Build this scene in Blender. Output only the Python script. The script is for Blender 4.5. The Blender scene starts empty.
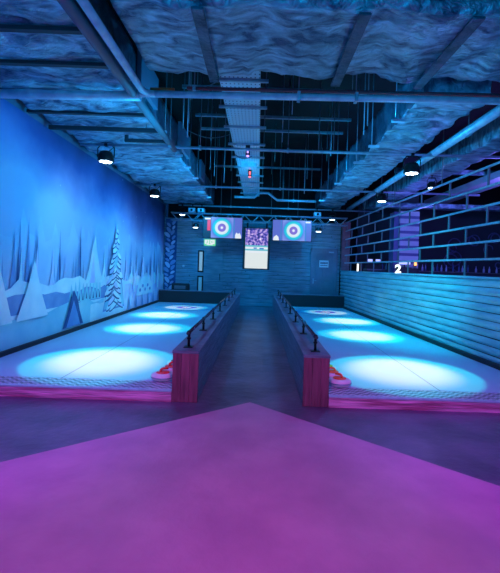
import bpy, bmesh, math, random
from mathutils import Vector, Matrix, noise
random.seed(7)
C = bpy.context.scene.collection
PI = math.pi

# ------------------------------------------------------------------ materials
def new_mat(name):
    m = bpy.data.materials.new(name); m.use_nodes = True
    return m, m.node_tree.nodes, m.node_tree.links, m.node_tree.nodes['Principled BSDF']

def mat(name, col, rough=.6, metal=0., col2=None, scale=4., stretch=(1, 1, 1), bump=0., bscale=None, dist=0., detail=4., emit=None, estr=0., spec=.5):
    m, n, l, b = new_mat(name)
    b.inputs['Base Color'].default_value = (*col, 1)
    b.inputs['Roughness'].default_value = rough
    b.inputs['Metallic'].default_value = metal
    b.inputs['Specular IOR Level'].default_value = spec
    if emit:
        b.inputs['Emission Color'].default_value = (*emit, 1); b.inputs['Emission Strength'].default_value = estr
    if col2 or bump:
        tc = n.new('ShaderNodeTexCoord'); mp = n.new('ShaderNodeMapping'); mp.inputs['Scale'].default_value = stretch
        l.new(tc.outputs['Object'], mp.inputs['Vector'])
        nz = n.new('ShaderNodeTexNoise'); nz.inputs['Scale'].default_value = scale; nz.inputs['Detail'].default_value = detail; nz.inputs['Distortion'].default_value = dist
        l.new(mp.outputs['Vector'], nz.inputs['Vector'])
        if col2:
            cr = n.new('ShaderNodeValToRGB'); cr.color_ramp.elements[0].position = .35; cr.color_ramp.elements[1].position = .65
            cr.color_ramp.elements[0].color = (*col, 1); cr.color_ramp.elements[1].color = (*col2, 1)
            l.new(nz.outputs['Fac'], cr.inputs['Fac']); l.new(cr.outputs['Color'], b.inputs['Base Color'])
        if bump:
            bn = n.new('ShaderNodeTexNoise'); bn.inputs['Scale'].default_value = bscale or scale * 2; bn.inputs['Detail'].default_value = 5; bn.inputs['Distortion'].default_value = dist
            l.new(mp.outputs['Vector'], bn.inputs['Vector'])
            bp = n.new('ShaderNodeBump'); bp.inputs['Strength'].default_value = bump; bp.inputs['Distance'].default_value = .05
            l.new(bn.outputs['Fac'], bp.inputs['Height']); l.new(bp.outputs['Normal'], b.inputs['Normal'])
    return m

M = {}
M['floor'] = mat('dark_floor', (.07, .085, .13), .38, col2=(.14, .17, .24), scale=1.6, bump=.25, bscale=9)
M['light_wedge'] = mat('pink_light_wedge', (.42, .24, .44), .45, col2=(.52, .31, .52), scale=2.2, bump=.15, bscale=12)
M['void'] = mat('black_void_paint', (.004, .005, .006), .9)
M['plaster'] = mat('dark_blue_plaster', (.10, .14, .22), .85, col2=(.14, .19, .28), scale=2)
M['plank'] = mat('grey_blue_planks', (.10, .22, .30), .5, col2=(.20, .36, .46), scale=2.2, stretch=(1, 1, 9), bump=.5, bscale=5)
M['plank_dark'] = mat('plank_gap', (.02, .025, .03), .9)
M['knot'] = mat('plank_knot', (.05, .06, .07), .8)
M['log'] = mat('gloss_cladding', (.18, .42, .50), .24, col2=(.30, .58, .64), scale=1.2, stretch=(1, 1, 6), bump=.5, bscale=3.2, spec=.8)
M['sidewood'] = mat('barrier_planks', (.09, .12, .18), .38, col2=(.18, .23, .32), scale=2, stretch=(1, .6, 10), bump=.5, bscale=4)
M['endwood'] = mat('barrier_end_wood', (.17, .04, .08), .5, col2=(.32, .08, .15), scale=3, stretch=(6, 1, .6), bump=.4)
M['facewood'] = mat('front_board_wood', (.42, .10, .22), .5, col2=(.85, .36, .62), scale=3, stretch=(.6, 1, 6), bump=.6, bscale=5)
M['black'] = mat('black_metal', (.015, .016, .02), .4, .6)
M['black_matte'] = mat('black_matte', (.02, .022, .026), .7)
M['rail'] = mat('satin_rail', (.12, .13, .15), .25, .8)
M['steel'] = mat('galvanised_steel', (.34, .50, .60), .38, .5, col2=(.26, .38, .48), scale=9)
M['steel_dark'] = mat('dull_strut', (.16, .18, .22), .5, .4)
M['steel_pale'] = mat('pale_pipe', (.52, .72, .82), .4, .2, col2=(.36, .52, .66), scale=7)
M['red'] = mat('red_paint', (.75, .03, .03), .4)
M['redbrown'] = mat('red_sprinkler_paint', (.32, .04, .06), .5)
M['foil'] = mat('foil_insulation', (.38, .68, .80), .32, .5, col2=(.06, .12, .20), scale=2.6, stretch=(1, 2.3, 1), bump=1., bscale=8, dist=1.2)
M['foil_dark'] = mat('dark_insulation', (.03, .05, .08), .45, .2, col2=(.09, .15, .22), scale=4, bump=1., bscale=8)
M['strap'] = mat('black_strap', (.02, .025, .035), .6)
M['panelblue'] = mat('duct_side_panel', (.16, .2, .3), .5, .3)
M['white_plastic'] = mat('white_plastic', (.8, .78, .8), .35)
M['red_plastic'] = mat('red_plastic', (.85, .03, .04), .3)
M['orange_plastic'] = mat('orange_plastic', (.9, .22, .03), .3)
M['green_plastic'] = mat('green_plastic', (.45, .75, .05), .3)
M['orange_red'] = mat('orange_red_plastic', (.85, .10, .03), .3)
M['door'] = mat('door_paint', (.13, .17, .24), .5, col2=(.17, .21, .28), scale=3)
M['doorlight'] = mat('door_frame_paint', (.26, .33, .40), .5)
M['glasslit'] = mat('lit_vision_glass', (.5, .5, .42), .3, emit=(.42, .50, .50), estr=.35)
M['glasslow'] = mat('lit_lower_glass', (.3, .3, .3), .3, emit=(.03, .22, .45), estr=.5)
M['brick'] = mat('reddish_pier', (.34, .14, .17), .8, col2=(.22, .10, .14), scale=5)
M['paper'] = mat('paper_sign', (.7, .75, .8), .8)
M['ink'] = mat('dark_ink', (.05, .06, .12), .8)
M['lens'] = mat('led_lens', (.9, .9, .9), .3, emit=(.75, .93, 1.), estr=9.)
M['numeral'] = mat('lit_numeral', (.9, .85, .7), .5, emit=(1., .82, .62), estr=1.3)
M['violet_panel'] = mat('pale_cladding_panel', (.62, .6, .72), .5, col2=(.5, .5, .62), scale=2)
M['violet_dark'] = mat('blue_cladding_panel', (.12, .12, .30), .5)
M['darkwall'] = mat('far_dark_wall', (.05, .05, .08), .8)
M['screenblue'] = mat('small_monitor_glow', (.1, .1, .3), .4, emit=(.35, .4, 1.), estr=1.6)
M['screenorange'] = mat('orange_indicator', (.3, .1, .0), .4, emit=(1., .45, .15), estr=2.)
M['redled'] = mat('red_indicator', (.3, 0, 0), .4, emit=(1., .12, .14), estr=3.)
M['violetled'] = mat('violet_indicator', (.1, 0, .3), .4, emit=(.5, .3, 1.), estr=2.)
M['bottle'] = mat('bottle_glass', (.10, .14, .35), .15)
M['bottle_pale'] = mat('pale_bottle_glass', (.4, .45, .7), .15)
M['tray'] = None

def perforated():
    m, n, l, b = new_mat('perforated_metal')
    b.inputs['Metallic'].default_value = .35; b.inputs['Roughness'].default_value = .5
    tc = n.new('ShaderNodeTexCoord'); mp = n.new('ShaderNodeMapping'); mp.inputs['Scale'].default_value = (16, 9, 1)
    l.new(tc.outputs['Object'], mp.inputs['Vector'])
    fr = n.new('ShaderNodeVectorMath'); fr.operation = 'FRACTION'; l.new(mp.outputs['Vector'], fr.inputs[0])
    sb = n.new('ShaderNodeVectorMath'); sb.operation = 'SUBTRACT'; sb.inputs[1].default_value = (.5, .5, 0); l.new(fr.outputs[0], sb.inputs[0])
    sx = n.new('ShaderNodeSeparateXYZ'); l.new(sb.outputs[0], sx.inputs[0])
    cx = n.new('ShaderNodeCombineXYZ'); l.new(sx.outputs[0], cx.inputs[0]); l.new(sx.outputs[1], cx.inputs[1])
    ln = n.new('ShaderNodeVectorMath'); ln.operation = 'LENGTH'; l.new(cx.outputs[0], ln.inputs[0])
    lt = n.new('ShaderNodeMath'); lt.operation = 'LESS_THAN'; lt.inputs[1].default_value = .17; l.new(ln.outputs['Value'], lt.inputs[0])
    mx = n.new('ShaderNodeMixRGB'); l.new(lt.outputs[0], mx.inputs['Fac'])
    mx.inputs['Color1'].default_value = (.50, .72, .82, 1); mx.inputs['Color2'].default_value = (.08, .14, .22, 1)
    l.new(mx.outputs[0], b.inputs['Base Color'])
    return m
M['tray'] = perforated()

def tread_mat():
    m, n, l, b = new_mat('chevron_tread_metal')
    b.inputs['Metallic'].default_value = .3; b.inputs['Roughness'].default_value = .35
    tc = n.new('ShaderNodeTexCoord'); sx = n.new('ShaderNodeSeparateXYZ'); l.new(tc.outputs['Object'], sx.inputs[0])
    # zig-zag ribs: |frac(x*k)-.5| + y*k
    a = n.new('ShaderNodeMath'); a.operation = 'PINGPONG'; a.inputs[1].default_value = .055; l.new(sx.outputs[0], a.inputs[0])
    s = n.new('ShaderNodeMath'); s.operation = 'ADD'; l.new(a.outputs[0], s.inputs[0]); l.new(sx.outputs[1], s.inputs[1])
    mm = n.new('ShaderNodeMath'); mm.operation = 'MULTIPLY'; mm.inputs[1].default_value = 11.; l.new(s.outputs[0], mm.inputs[0])
    f = n.new('ShaderNodeMath'); f.operation = 'FRACT'; l.new(mm.outputs[0], f.inputs[0])
    g = n.new('ShaderNodeMath'); g.operation = 'GREATER_THAN'; g.inputs[1].default_value = .5; l.new(f.outputs[0], g.inputs[0])
    mx = n.new('ShaderNodeMixRGB'); l.new(g.outputs[0], mx.inputs['Fac'])
    mx.inputs['Color1'].default_value = (.20, .20, .27, 1); mx.inputs['Color2'].default_value = (.62, .58, .72, 1)
    l.new(mx.outputs[0], b.inputs['Base Color'])
    return m
M['tread'] = tread_mat()

def ice_mat():
    # ice sheet with a painted curling house (object origin = house centre) and a centre line
    m, n, l, b = new_mat('synthetic_ice')
    b.inputs['Roughness'].default_value = .32; b.inputs['Specular IOR Level'].default_value = .35
    tc = n.new('ShaderNodeTexCoord'); sx = n.new('ShaderNodeSeparateXYZ'); l.new(tc.outputs['Object'], sx.inputs[0])
    cx = n.new('ShaderNodeCombineXYZ'); l.new(sx.outputs[0], cx.inputs[0]); l.new(sx.outputs[1], cx.inputs[1])
    ln = n.new('ShaderNodeVectorMath'); ln.operation = 'LENGTH'; l.new(cx.outputs[0], ln.inputs[0])
    cr = n.new('ShaderNodeValToRGB'); cr.color_ramp.interpolation = 'CONSTANT'
    dv = n.new('ShaderNodeMath'); dv.operation = 'DIVIDE'; dv.inputs[1].default_value = 2.; l.new(ln.outputs['Value'], dv.inputs[0])
    e = cr.color_ramp.elements; ice = (.42, .66, .78, 1)
    e[0].position = 0; e[0].color = (.75, .8, .8, 1); e[1].position = .08; e[1].color = (.06, .10, .55, 1)
    for p, c in ((.17, ice), (.36, (.10, .35, .62, 1)), (.52, ice)):
        x = e.new(p); x.color = c
    l.new(dv.outputs[0], cr.inputs['Fac'])
    ab = n.new('ShaderNodeMath'); ab.operation = 'ABSOLUTE'; l.new(sx.outputs[0], ab.inputs[0])
    lt = n.new('ShaderNodeMath'); lt.operation = 'LESS_THAN'; lt.inputs[1].default_value = .008; l.new(ab.outputs[0], lt.inputs[0])
    mx = n.new('ShaderNodeMixRGB'); l.new(lt.outputs[0], mx.inputs['Fac']); l.new(cr.outputs['Color'], mx.inputs['Color1'])
    mx.inputs['Color2'].default_value = (.14, .25, .32, 1)
    l.new(mx.outputs[0], b.inputs['Base Color'])
    nz = n.new('ShaderNodeTexNoise'); nz.inputs['Scale'].default_value = 3; l.new(tc.outputs['Object'], nz.inputs['Vector'])
    bp = n.new('ShaderNodeBump'); bp.inputs['Strength'].default_value = .06; l.new(nz.outputs['Fac'], bp.inputs['Height']); l.new(bp.outputs['Normal'], b.inputs['Normal'])
    return m
M['ice'] = ice_mat()

def mural_sky():
    m, n, l, b = new_mat('mural_sky_paint'); b.inputs['Roughness'].default_value = .8
    tc = n.new('ShaderNodeTexCoord'); sx = n.new('ShaderNodeSeparateXYZ'); l.new(tc.outputs['Object'], sx.inputs[0])
    nz = n.new('ShaderNodeTexNoise'); nz.inputs['Scale'].default_value = .7; nz.inputs['Detail'].default_value = 5; l.new(tc.outputs['Object'], nz.inputs['Vector'])
    a = n.new('ShaderNodeMath'); a.operation = 'MULTIPLY_ADD'; a.inputs[1].default_value = 1.3; l.new(nz.outputs['Fac'], a.inputs[0]); l.new(sx.outputs[2], a.inputs[2])
    y = n.new('ShaderNodeMath'); y.operation = 'MULTIPLY_ADD'; y.inputs[1].default_value = .09; l.new(sx.outputs[1], y.inputs[0]); l.new(a.outputs[0], y.inputs[2])
    d = n.new('ShaderNodeMath'); d.operation = 'DIVIDE'; d.inputs[1].default_value = 7.; l.new(y.outputs[0], d.inputs[0])
    cr = n.new('ShaderNodeValToRGB'); e = cr.color_ramp.elements
    e[0].position = .28; e[0].color = (.40, .58, .78, 1); e[1].position = .81; e[1].color = (.02, .04, .13, 1)
    for p, c in ((.57, (.38, .54, .78, 1)), (.65, (.20, .30, .62, 1)), (.72, (.06, .12, .38, 1))):
        x = e.new(p); x.color = c
    l.new(d.outputs[0], cr.inputs['Fac'])
    v = n.new('ShaderNodeTexVoronoi'); v.inputs['Scale'].default_value = 2.4; l.new(tc.outputs['Object'], v.inputs['Vector'])
    st = n.new('ShaderNodeMath'); st.operation = 'LESS_THAN'; st.inputs[1].default_value = .045; l.new(v.outputs['Distance'], st.inputs[0])
    mx = n.new('ShaderNodeMixRGB'); l.new(st.outputs[0], mx.inputs['Fac']); l.new(cr.outputs['Color'], mx.inputs['Color1']); mx.inputs['Color2'].default_value = (.6, .7, .9, 1)
    l.new(mx.outputs[0], b.inputs['Base Color'])
    return m
M['mural_sky'] = mural_sky()
M['m_snow'] = mat('mural_snow', (.58, .82, .88), .8, col2=(.82, .96, .97), scale=1.8)
M['m_cyan'] = mat('mural_cyan', (.24, .62, .74), .8, col2=(.40, .74, .82), scale=1.5)
M['m_lav'] = mat('mural_lavender', (.56, .60, .88), .8, col2=(.74, .78, .95), scale=2.5)
M['m_mid'] = mat('mural_mid_blue', (.16, .30, .58), .8, col2=(.24, .42, .68), scale=2.5)
M['m_dark'] = mat('mural_dark_blue', (.02, .06, .20), .8, col2=(.05, .12, .30), scale=3)
M['m_haze'] = mat('mural_haze', (.36, .54, .78), .8, col2=(.46, .64, .84), scale=1.5)

def screen_rings(name, flip):
    m, n, l, b = new_mat(name); b.inputs['Base Color'].default_value = (.02, .02, .02, 1); b.inputs['Roughness'].default_value = .4
    tc = n.new('ShaderNodeTexCoord'); sx = n.new('ShaderNodeSeparateXYZ'); l.new(tc.outputs['Object'], sx.inputs[0])
    cx = n.new('ShaderNodeCombineXYZ'); l.new(sx.outputs[0], cx.inputs[0]); l.new(sx.outputs[2], cx.inputs[1])
    ln = n.new('ShaderNodeVectorMath'); ln.operation = 'LENGTH'; l.new(cx.outputs[0], ln.inputs[0])
    cr = n.new('ShaderNodeValToRGB'); e = cr.color_ramp.elements
    seq = [(0., (1, 1, 1, 1)), (.035, (.9, .9, 1, 1)), (.06, (.28, .16, .7, 1)), (.145, (.22, .14, .62, 1)), (.16, (.85, .9, .95, 1)), (.235, (.75, .92, .95, 1)),
           (.27, (.03, .72, .80, 1)), (.34, (.02, .50, .80, 1)), (.37, (.12, .22, .75, 1)), (.44, (.22, .30, .85, 1)), (.6, (.32, .34, .85, 1))]
    e[0].position, e[0].color = seq[0]; e[1].position, e[1].color = seq[-1]
    for p, c in seq[1:-1]:
        x = e.new(p); x.color = c
    l.new(ln.outputs['Value'], cr.inputs['Fac'])
    l.new(cr.outputs['Color'], b.inputs['Emission Color']); b.inputs['Emission Strength'].default_value = .85
    return m
M['rings_a'] = screen_rings('ring_screen_picture', 1)
def emis(name, c, s):
    return mat(name, (.02, .02, .02), .5, emit=c, estr=s)
M['e_dark'] = emis('screen_dark', (.01, .02, .06), .6)
M['e_red'] = emis('screen_red', (.9, .02, .05), .8)
M['e_white'] = emis('screen_white', (.9, .95, 1), .85)
M['e_violet'] = emis('screen_violet', (.14, .18, .75), .75)
M['e_teal'] = emis('screen_teal', (.15, .62, .72), .8)
M['e_cream'] = emis('screen_cream', (.80, .86, .84), .9)
M['e_blue'] = emis('screen_blue', (.05, .25, .7), .8)
M['e_green'] = emis('exit_green', (.15, .85, .45), .8)
def crowd():
    m, n, l, b = new_mat('crowd_picture'); b.inputs['Base Color'].default_value = (.02, .02, .02, 1)
    tc = n.new('ShaderNodeTexCoord'); v = n.new('ShaderNodeTexNoise'); v.inputs['Scale'].default_value = 11; v.inputs['Detail'].default_value = 3
    l.new(tc.outputs['Object'], v.inputs['Vector'])
    cr = n.new('ShaderNodeValToRGB'); e = cr.color_ramp.elements
    e[0].position = .36; e[0].color = (.01, .01, .12, 1); e[1].position = .68; e[1].color = (.95, .85, .95, 1)
    for p, c in ((.46, (.04, .04, .45, 1)), (.53, (.35, .2, .7, 1)), (.6, (.6, .4, .75, 1))):
        x = e.new(p); x.color = c
    l.new(v.outputs['Fac'], cr.inputs['Fac']); l.new(cr.outputs['Color'], b.inputs['Emission Color']); b.inputs['Emission Strength'].default_value = .9
    return m
M['crowd'] = crowd()

# ------------------------------------------------------------------ mesh builder
class MB:
    def __init__(s): s.bm = bmesh.new(); s.mats = []; s.cur = 0
    def m(s, name):
        if name not in s.mats: s.mats.append(name)
        s.cur = s.mats.index(name); return s
    def _mark(s, faces):
        for f in faces: f.material_index = s.cur
    def face(s, pts):
        f = s.bm.faces.new([s.bm.verts.new(p) for p in pts]); s._mark([f]); return f
    def box(s, x0, x1, y0, y1, z0, z1, bev=0.):
        r = bmesh.ops.create_cube(s.bm, size=1.)
        for v in r['verts']:
            v.co = Vector(((x0 + x1) / 2 + v.co.x * (x1 - x0), (y0 + y1) / 2 + v.co.y * (y1 - y0), (z0 + z1) / 2 + v.co.z * (z1 - z0)))
        fs = set(f for v in r['verts'] for f in v.link_faces); s._mark(fs)
        if bev:
            es = list(set(e for v in r['verts'] for e in v.link_edges))
            rr = bmesh.ops.bevel(s.bm, geom=es, offset=bev, segments=2, affect='EDGES', profile=.6); s._mark(rr['faces'])
        return s
    def tube(s, pts, r, seg=10, closed=False):
        pts = [Vector(p) for p in pts]; rings = []; n = len(pts)
        up = Vector((0, 0, 1)); prev = None
        for i, p in enumerate(pts):
            a = pts[max(i - 1, 0)]; c = pts[min(i + 1, n - 1)]
            t = (c - a).normalized()
            if prev is None:
                ref = up if abs(t.z) < .9 else Vector((1, 0, 0))
                nx = t.cross(ref).normalized()
            else:
                nx = (prev - t * prev.dot(t)).normalized()
            prev = nx; ny = t.cross(nx)
            rr = r[i] if isinstance(r, (list, tuple)) else r
            k = 1.
            if 0 < i < n - 1:
                d1 = (pts[i] - pts[i-1]).normalized(); k = 1 / max(.5, math.cos(d1.angle(t)))
            rings.append([s.bm.verts.new(p + (nx * math.cos(2*PI*j/seg) + ny * math.sin(2*PI*j/seg)) * rr * (k if False else 1)) for j in range(seg)])
        fs = []
        for i in range(n - 1):
            for j in range(seg):
                f = s.bm.faces.new((rings[i][j], rings[i][(j+1) % seg], rings[i+1][(j+1) % seg], rings[i+1][j])); f.smooth = True; fs.append(f)
        fs.append(s.bm.faces.new(rings[0][::-1])); fs.append(s.bm.faces.new(rings[-1])); s._mark(fs); return s
    def lathe(s, prof, c=(0, 0, 0), seg=24, smooth=True):
        rings = []; fs = []
        for r, z in prof:
            rings.append([s.bm.verts.new((c[0] + r*math.cos(2*PI*j/seg), c[1] + r*math.sin(2*PI*j/seg), c[2] + z)) for j in range(seg)])
        for i in range(len(prof) - 1):
            for j in range(seg):
                f = s.bm.faces.new((rings[i][j], rings[i][(j+1) % seg], rings[i+1][(j+1) % seg], rings[i+1][j])); f.smooth = smooth; fs.append(f)
        fs.append(s.bm.faces.new(rings[0][::-1])); fs.append(s.bm.faces.new(rings[-1])); s._mark(fs); return s
    def prism(s, pts, axis, a, b):
        # pts: 2-D outline; axis 'x' -> (y,z), 'y' -> (x,z), 'z' -> (x,y)
        def P(p, t):
            return {'x': (t, p[0], p[1]), 'y': (p[0], t, p[1]), 'z': (p[0], p[1], t)}[axis]
        A = [s.bm.verts.new(P(p, a)) for p in pts]; B = [s.bm.verts.new(P(p, b)) for p in pts]; fs = []
        n = len(pts)
        for i in range(n): fs.append(s.bm.faces.new((A[i], A[(i+1) % n], B[(i+1) % n], B[i])))
        fs.append(s.bm.faces.new(A[::-1])); fs.append(s.bm.faces.new(B)); s._mark(fs); return s
    def build(s, name, matname=None, parent=None, origin=None):
        bmesh.ops.recalc_face_normals(s.bm, faces=s.bm.faces)
        me = bpy.data.meshes.new(name)
        if origin is not None:
            bmesh.ops.translate(s.bm, vec=-Vector(origin), verts=s.bm.verts)
        s.bm.to_mesh(me); s.bm.free()
        for k in ([matname] if matname else s.mats): me.materials.append(M[k])
        o = bpy.data.objects.new(name, me); C.objects.link(o)
        if origin is not None: o.location = origin
        if parent: o.parent = parent
        return o

def tag(o, label=None, cat=None, group=None, kind=None):
    if label: o['label'] = label
    if cat: o['category'] = cat
    if group: o['group'] = group
    if kind: o['kind'] = kind
    return o
def thing(name, loc, label, cat, group=None, rz=0):
    o = bpy.data.objects.new(name, None); o.empty_display_size = .1; C.objects.link(o); o.location = loc; o.rotation_euler = (0, 0, rz)
    return tag(o, label, cat, group)
def copy_tree(o, parent=None, loc=None, label=None):
    c = o.copy(); C.objects.link(c)
    if parent: c.parent = parent
    if loc is not None: c.location = loc
    if label: c['label'] = label
    for ch in list(o.children): copy_tree(ch, c)
    return c
def st(o): return tag(o, kind='structure')

# main dimensions
ICE = .13; LX = 3.8; BX0, BX1 = .61, .91; YF = 4.86; YI = 5.24; YB = 16.0; YW = 16.9; TOP = 5.8

# ------------------------------------------------------------------ setting
st(MB().box(-4.2, 13, -3, 21, -.12, 0).build('floor', 'floor'))
b = MB(); b.prism([(-4.15, 1.35), (0, 4.94), (3.7, 1.55), (3.7, -2), (-4.15, -2)], 'z', .0, .004)  # wedge of magenta light on the floor, put into a paler pink colour
st(b.build('floor_light_wedge', 'light_wedge'))
st(MB().box(-4.2, 13, -3, 21, TOP, TOP + .1).build('ceiling', 'void'))
st(MB().box(-4.0, -LX, -3, YW + .2, 0, TOP).build('wall_left', 'plaster'))
# back wall: real planks on a dark backing
b = MB(); b.m('plank_dark').box(-LX, 3.30, YW + .03, YW + .2, 0, 3.45)
ph = .158; z = 0.; row = 0
while z < 3.40:
    z1 = min(z + ph, 3.45); xs = [-LX]; x = -LX + random.uniform(.8, 2.4)
    while x < 3.1: xs.append(x); x += random.uniform(1.6, 2.8)
    xs.append(3.30)
    for a, c in zip(xs[:-1], xs[1:]):
        b.m('plank').box(a + .003, c - .003, YW + random.uniform(-.006, .004), YW + .03, z + .010, z1, .004)
        for _ in range(random.randint(0, 2)):
            kx = random.uniform(a + .1, c - .1); kz = random.uniform(z + .04, z1 - .03)
            b.m('knot').box(kx - .02, kx + .02, YW - .009, YW, kz - .012, kz + .012)
    z += ph; row += 1
st(b.build('wall_back'))
st(MB().box(-LX, 12.5, YW + .6, YW + .8, 0, TOP).build('wall_far', 'void'))
WSL = .055
def wx(y): return 3.79 - WSL * (y - 8.6)      # the low right wall runs slightly inwards
# low right wall clad in rounded horizontal boards
b = MB(); b.m('plank_dark').prism([(wx(1) + .03, 1), (wx(YW) + .03, YW), (wx(YW) + .14, YW), (wx(1) + .14, 1)], 'z', 0, 1.52)
nb = 11; zb = 0.; h = 1.52 / nb
for i in range(nb):
    z0 = i * h
    ys = [1.0 + k * .2 for k in range(int((YW - 1.0) / .2) + 1)] + [YW]
    prof = [(0, .004), (-.022, .02), (-.030, h * .45), (-.024, h * .8), (0, h - .004)]
    grid = []
    for y in ys:
        w = .008 * noise.noise(Vector((y * .9, i * 3.1, 0))); w2 = .008 * noise.noise(Vector((y * .5, i * 1.7, 5)))
        grid.append([b.bm.verts.new((wx(y) + .03 + px + w, y, z0 + pz + w2)) for px, pz in prof])
    b.m('log')
    for r in range(len(ys) - 1):
        for k in range(4):
            f = b.bm.faces.new((grid[r][k], grid[r+1][k], grid[r+1][k+1], grid[r][k+1])); f.smooth = True; f.material_index = b.cur
b.m('log').prism([(wx(1) - .02, 1), (wx(YW) - .02, YW), (wx(YW) + .17, YW), (wx(1) + .17, 1)], 'z', 1.521, 1.56)
st(b.build('wall_right'))
# adjoining room
st(MB().box(12.3, 12.5, -3, YW + .8, 0, TOP).build('wall_side', 'darkwall'))
b = MB(); b.m('darkwall').box(LX + .3, 12.3, YW + .45, YW + .6, 0, 4.4)
random.seed(3)
for k in range(16):
    cx = random.uniform(6.8, 11.8); cz = random.uniform(1.9, 3.2); r = random.uniform(.12, .3)
    pts = [(cx + r*math.cos(t*PI/8), YW + .44, cz + r*math.sin(t*PI/8)) for t in range(random.randint(9, 16))]
    b.m('violet_dark').tube(pts, .025, 6)
st(b.build('wall_far_room'))
# edge kerbs
for s, nm in ((-1, 'trim_2'), (1, 'trim_3')):
    f = (lambda y: -LX + .014) if s < 0 else (lambda y: wx(y) - .10)
    st(MB().prism([(f(YI), YI), (f(YB), YB), (f(YB) + .075, YB), (f(YI) + .075, YI)], 'z', ICE + .001, ICE + .07).build(nm, 'black_matte'))

# ------------------------------------------------------------------ mural on the left wall
b = MB(); X = -LX + .002
b.m('mural_sky').box(X - .001, X, .5, YW - .04, ICE + .04, 3.95)
layer = [X]
def poly(mn, pts):
    layer[0] += .00022
    b.m(mn).prism(pts, 'x', layer[0] - .0002, layer[0])
random.seed(11)
# haze hills
def ridge(mn, y0, y1, base, hs, step, bot):
    pts = [(y0, bot)]; y = y0
    while y < y1:
        pts.append((y, base + random.uniform(-hs, hs))); y += step * random.uniform(.6, 1.4)
    pts += [(y1, base), (y1, bot)]
    poly(mn, pts)
ridge('m_haze', .6, YW - .03, 2.15, .30, .16, .3)
# dark fir spikes far away
for k in range(95):
    y = random.uniform(4.0, 16.8); h = random.uniform(1.45, 2.35); w = random.uniform(.04, .13)
    poly(random.choice(['m_dark', 'm_mid', 'm_mid', 'm_haze']), [(y - w, .9), (y - w * .6, h * .62), (y - w * .15, h * .8), (y, h), (y + w * .3, h * .78), (y + w * .5, h * .6), (y + w, .9)])
for k in range(22):
    y = 5. + k * .55 + random.uniform(-.2, .2); h = random.uniform(1.35, 2.0); w = random.uniform(.14, .3)
    c = random.choice(['m_lav', 'm_snow', 'm_haze'])
    poly(c, [(y - w, .9), (y - w * .45, h * .68), (y - w * .2, h * .74), (y, h), (y + w * .22, h * .72), (y + w * .5, h * .64), (y + w, .9)])
    if c != 'm_haze': poly('m_mid', [(y + w * .05, .95), (y + w * .1, h * .7), (y + w * .42, .95)])
ridge('m_snow', .6, YW - .03, 1.18, .12, .35, ICE + .05)
ridge('m_mid', 5.5, 10.6, .98, .05, .3, .7)
# icicle village
for k in range(9):
    y = 8.6 + k * .19; poly('m_cyan', [(y - .1, .72), (y - .06, .95), (y, 1.12 + .06 * (k % 3)), (y + .06, .95), (y + .1, .72)])
    poly('m_dark', [(y - .04, .74), (y, .92), (y + .04, .74)])
ridge('m_cyan', .6, 10.4, .70, .07, .4, ICE + .05)
ridge('m_snow', 9.6, 12.4, .58, .06, .3, ICE + .05)
ridge('m_lav', 12.0, 16.8, .92, .10, .4, ICE + .05)
# tall spire
poly('m_snow', [(9.25, 1.1), (9.45, 1.45), (9.6, 1.9), (9.76, 2.2), (9.9, 1.8), (10.1, 1.4), (10.3, 1.1)])
poly('m_lav', [(9.5, 1.1), (9.7, 1.8), (9.8, 1.1)])
# big snow laden fir: tiers
poly('m_mid', [(10.35, .35), (10.8, 1.3), (11.05, 2.0), (11.18, 2.75), (11.3, 2.0), (11.7, 1.2), (12.0, .35)])
poly('m_cyan', [(10.42, .40), (10.62, .9), (10.8, 1.3), (11.0, 2.0), (11.18, 2.62), (11.32, 2.0), (11.6, 1.2), (11.85, .7), (11.95, .40)])
for t in range(16):
    u = t / 15; zc = .45 + u * 1.95; w = .66 * (1 - u) ** .85 + .07
    for q in range(4 if u < .5 else 2):
        yc = 11.18 + random.uniform(-.85, .85) * w; rw = w * random.uniform(.24, .40) + .03; rh = random.uniform(.06, .12) * (1 - .35 * u)
        tl = -1.1 if yc > 11.18 else 1.1
        def bl(k, dz): return [(yc + k*rw*math.cos(a*PI/6), zc + dz + tl*k*rw*.30*math.cos(a*PI/6) + k*rh*math.sin(a*PI/6) * (1 if math.sin(a*PI/6) > 0 else .55)) for a in range(12)]
        poly('m_dark', bl(1.02, -.035))
        poly(['m_snow', 'm_lav', 'm_snow'][(t + q) % 3], bl(1., .0))
# frosty hut and crystals to its right
for y, zt, w in ((12.9, 1.55, .22), (13.8, 1.85, .3), (14.5, 1.6, .25), (15.0, 2.1, .3), (15.8, 1.7, .3), (16.4, 2.0, .22)):
    poly('m_lav', [(y - w, .7), (y - w*.6, zt*.8), (y, zt), (y + w*.3, zt*.7), (y + w, .7)])
    poly('m_snow', [(y - w*.2, .7), (y, zt*.97), (y + w*.2, .7)])
poly('m_snow', [(14.1 + 1.0*math.cos(a*PI/9), .55 + .62*math.sin(a*PI/9)) for a in range(10)])
for k in range(5):
    yy = 13.5 + k * .3; poly('m_mid', [(yy + .11*math.cos(a*PI/4), .72 + (k % 2) * .13 + .06*math.sin(a*PI/4)) for a in range(8)])
for k in range(6):
    yy = 12.4 + k * .7; poly('m_mid', [(yy - .12, .2), (yy, .62), (yy + .14, .2)])
# dark fir in front, left
poly('m_dark', [(8.2, .25), (8.4, .55), (8.5, .78), (8.66, .98), (8.85, .78), (8.95, .55), (9.15, .25)])
poly('m_mid', [(8.35, .25), (8.5, .5), (8.66, .78), (8.85, .5), (9.0, .25)])
for y, zt in ((6.0, 1.9), (7.1, 1.6), (5.0, 1.5), (3.5, 1.8)):
    poly('m_snow', [(y - .5, .6), (y - .2, zt*.7), (y, zt), (y + .2, zt*.7), (y + .5, .6)])
b.build('mural')
tag(bpy.data.objects['mural'], 'painted winter forest mural in blues with snowy firs along the left wall', 'mural')
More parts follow.
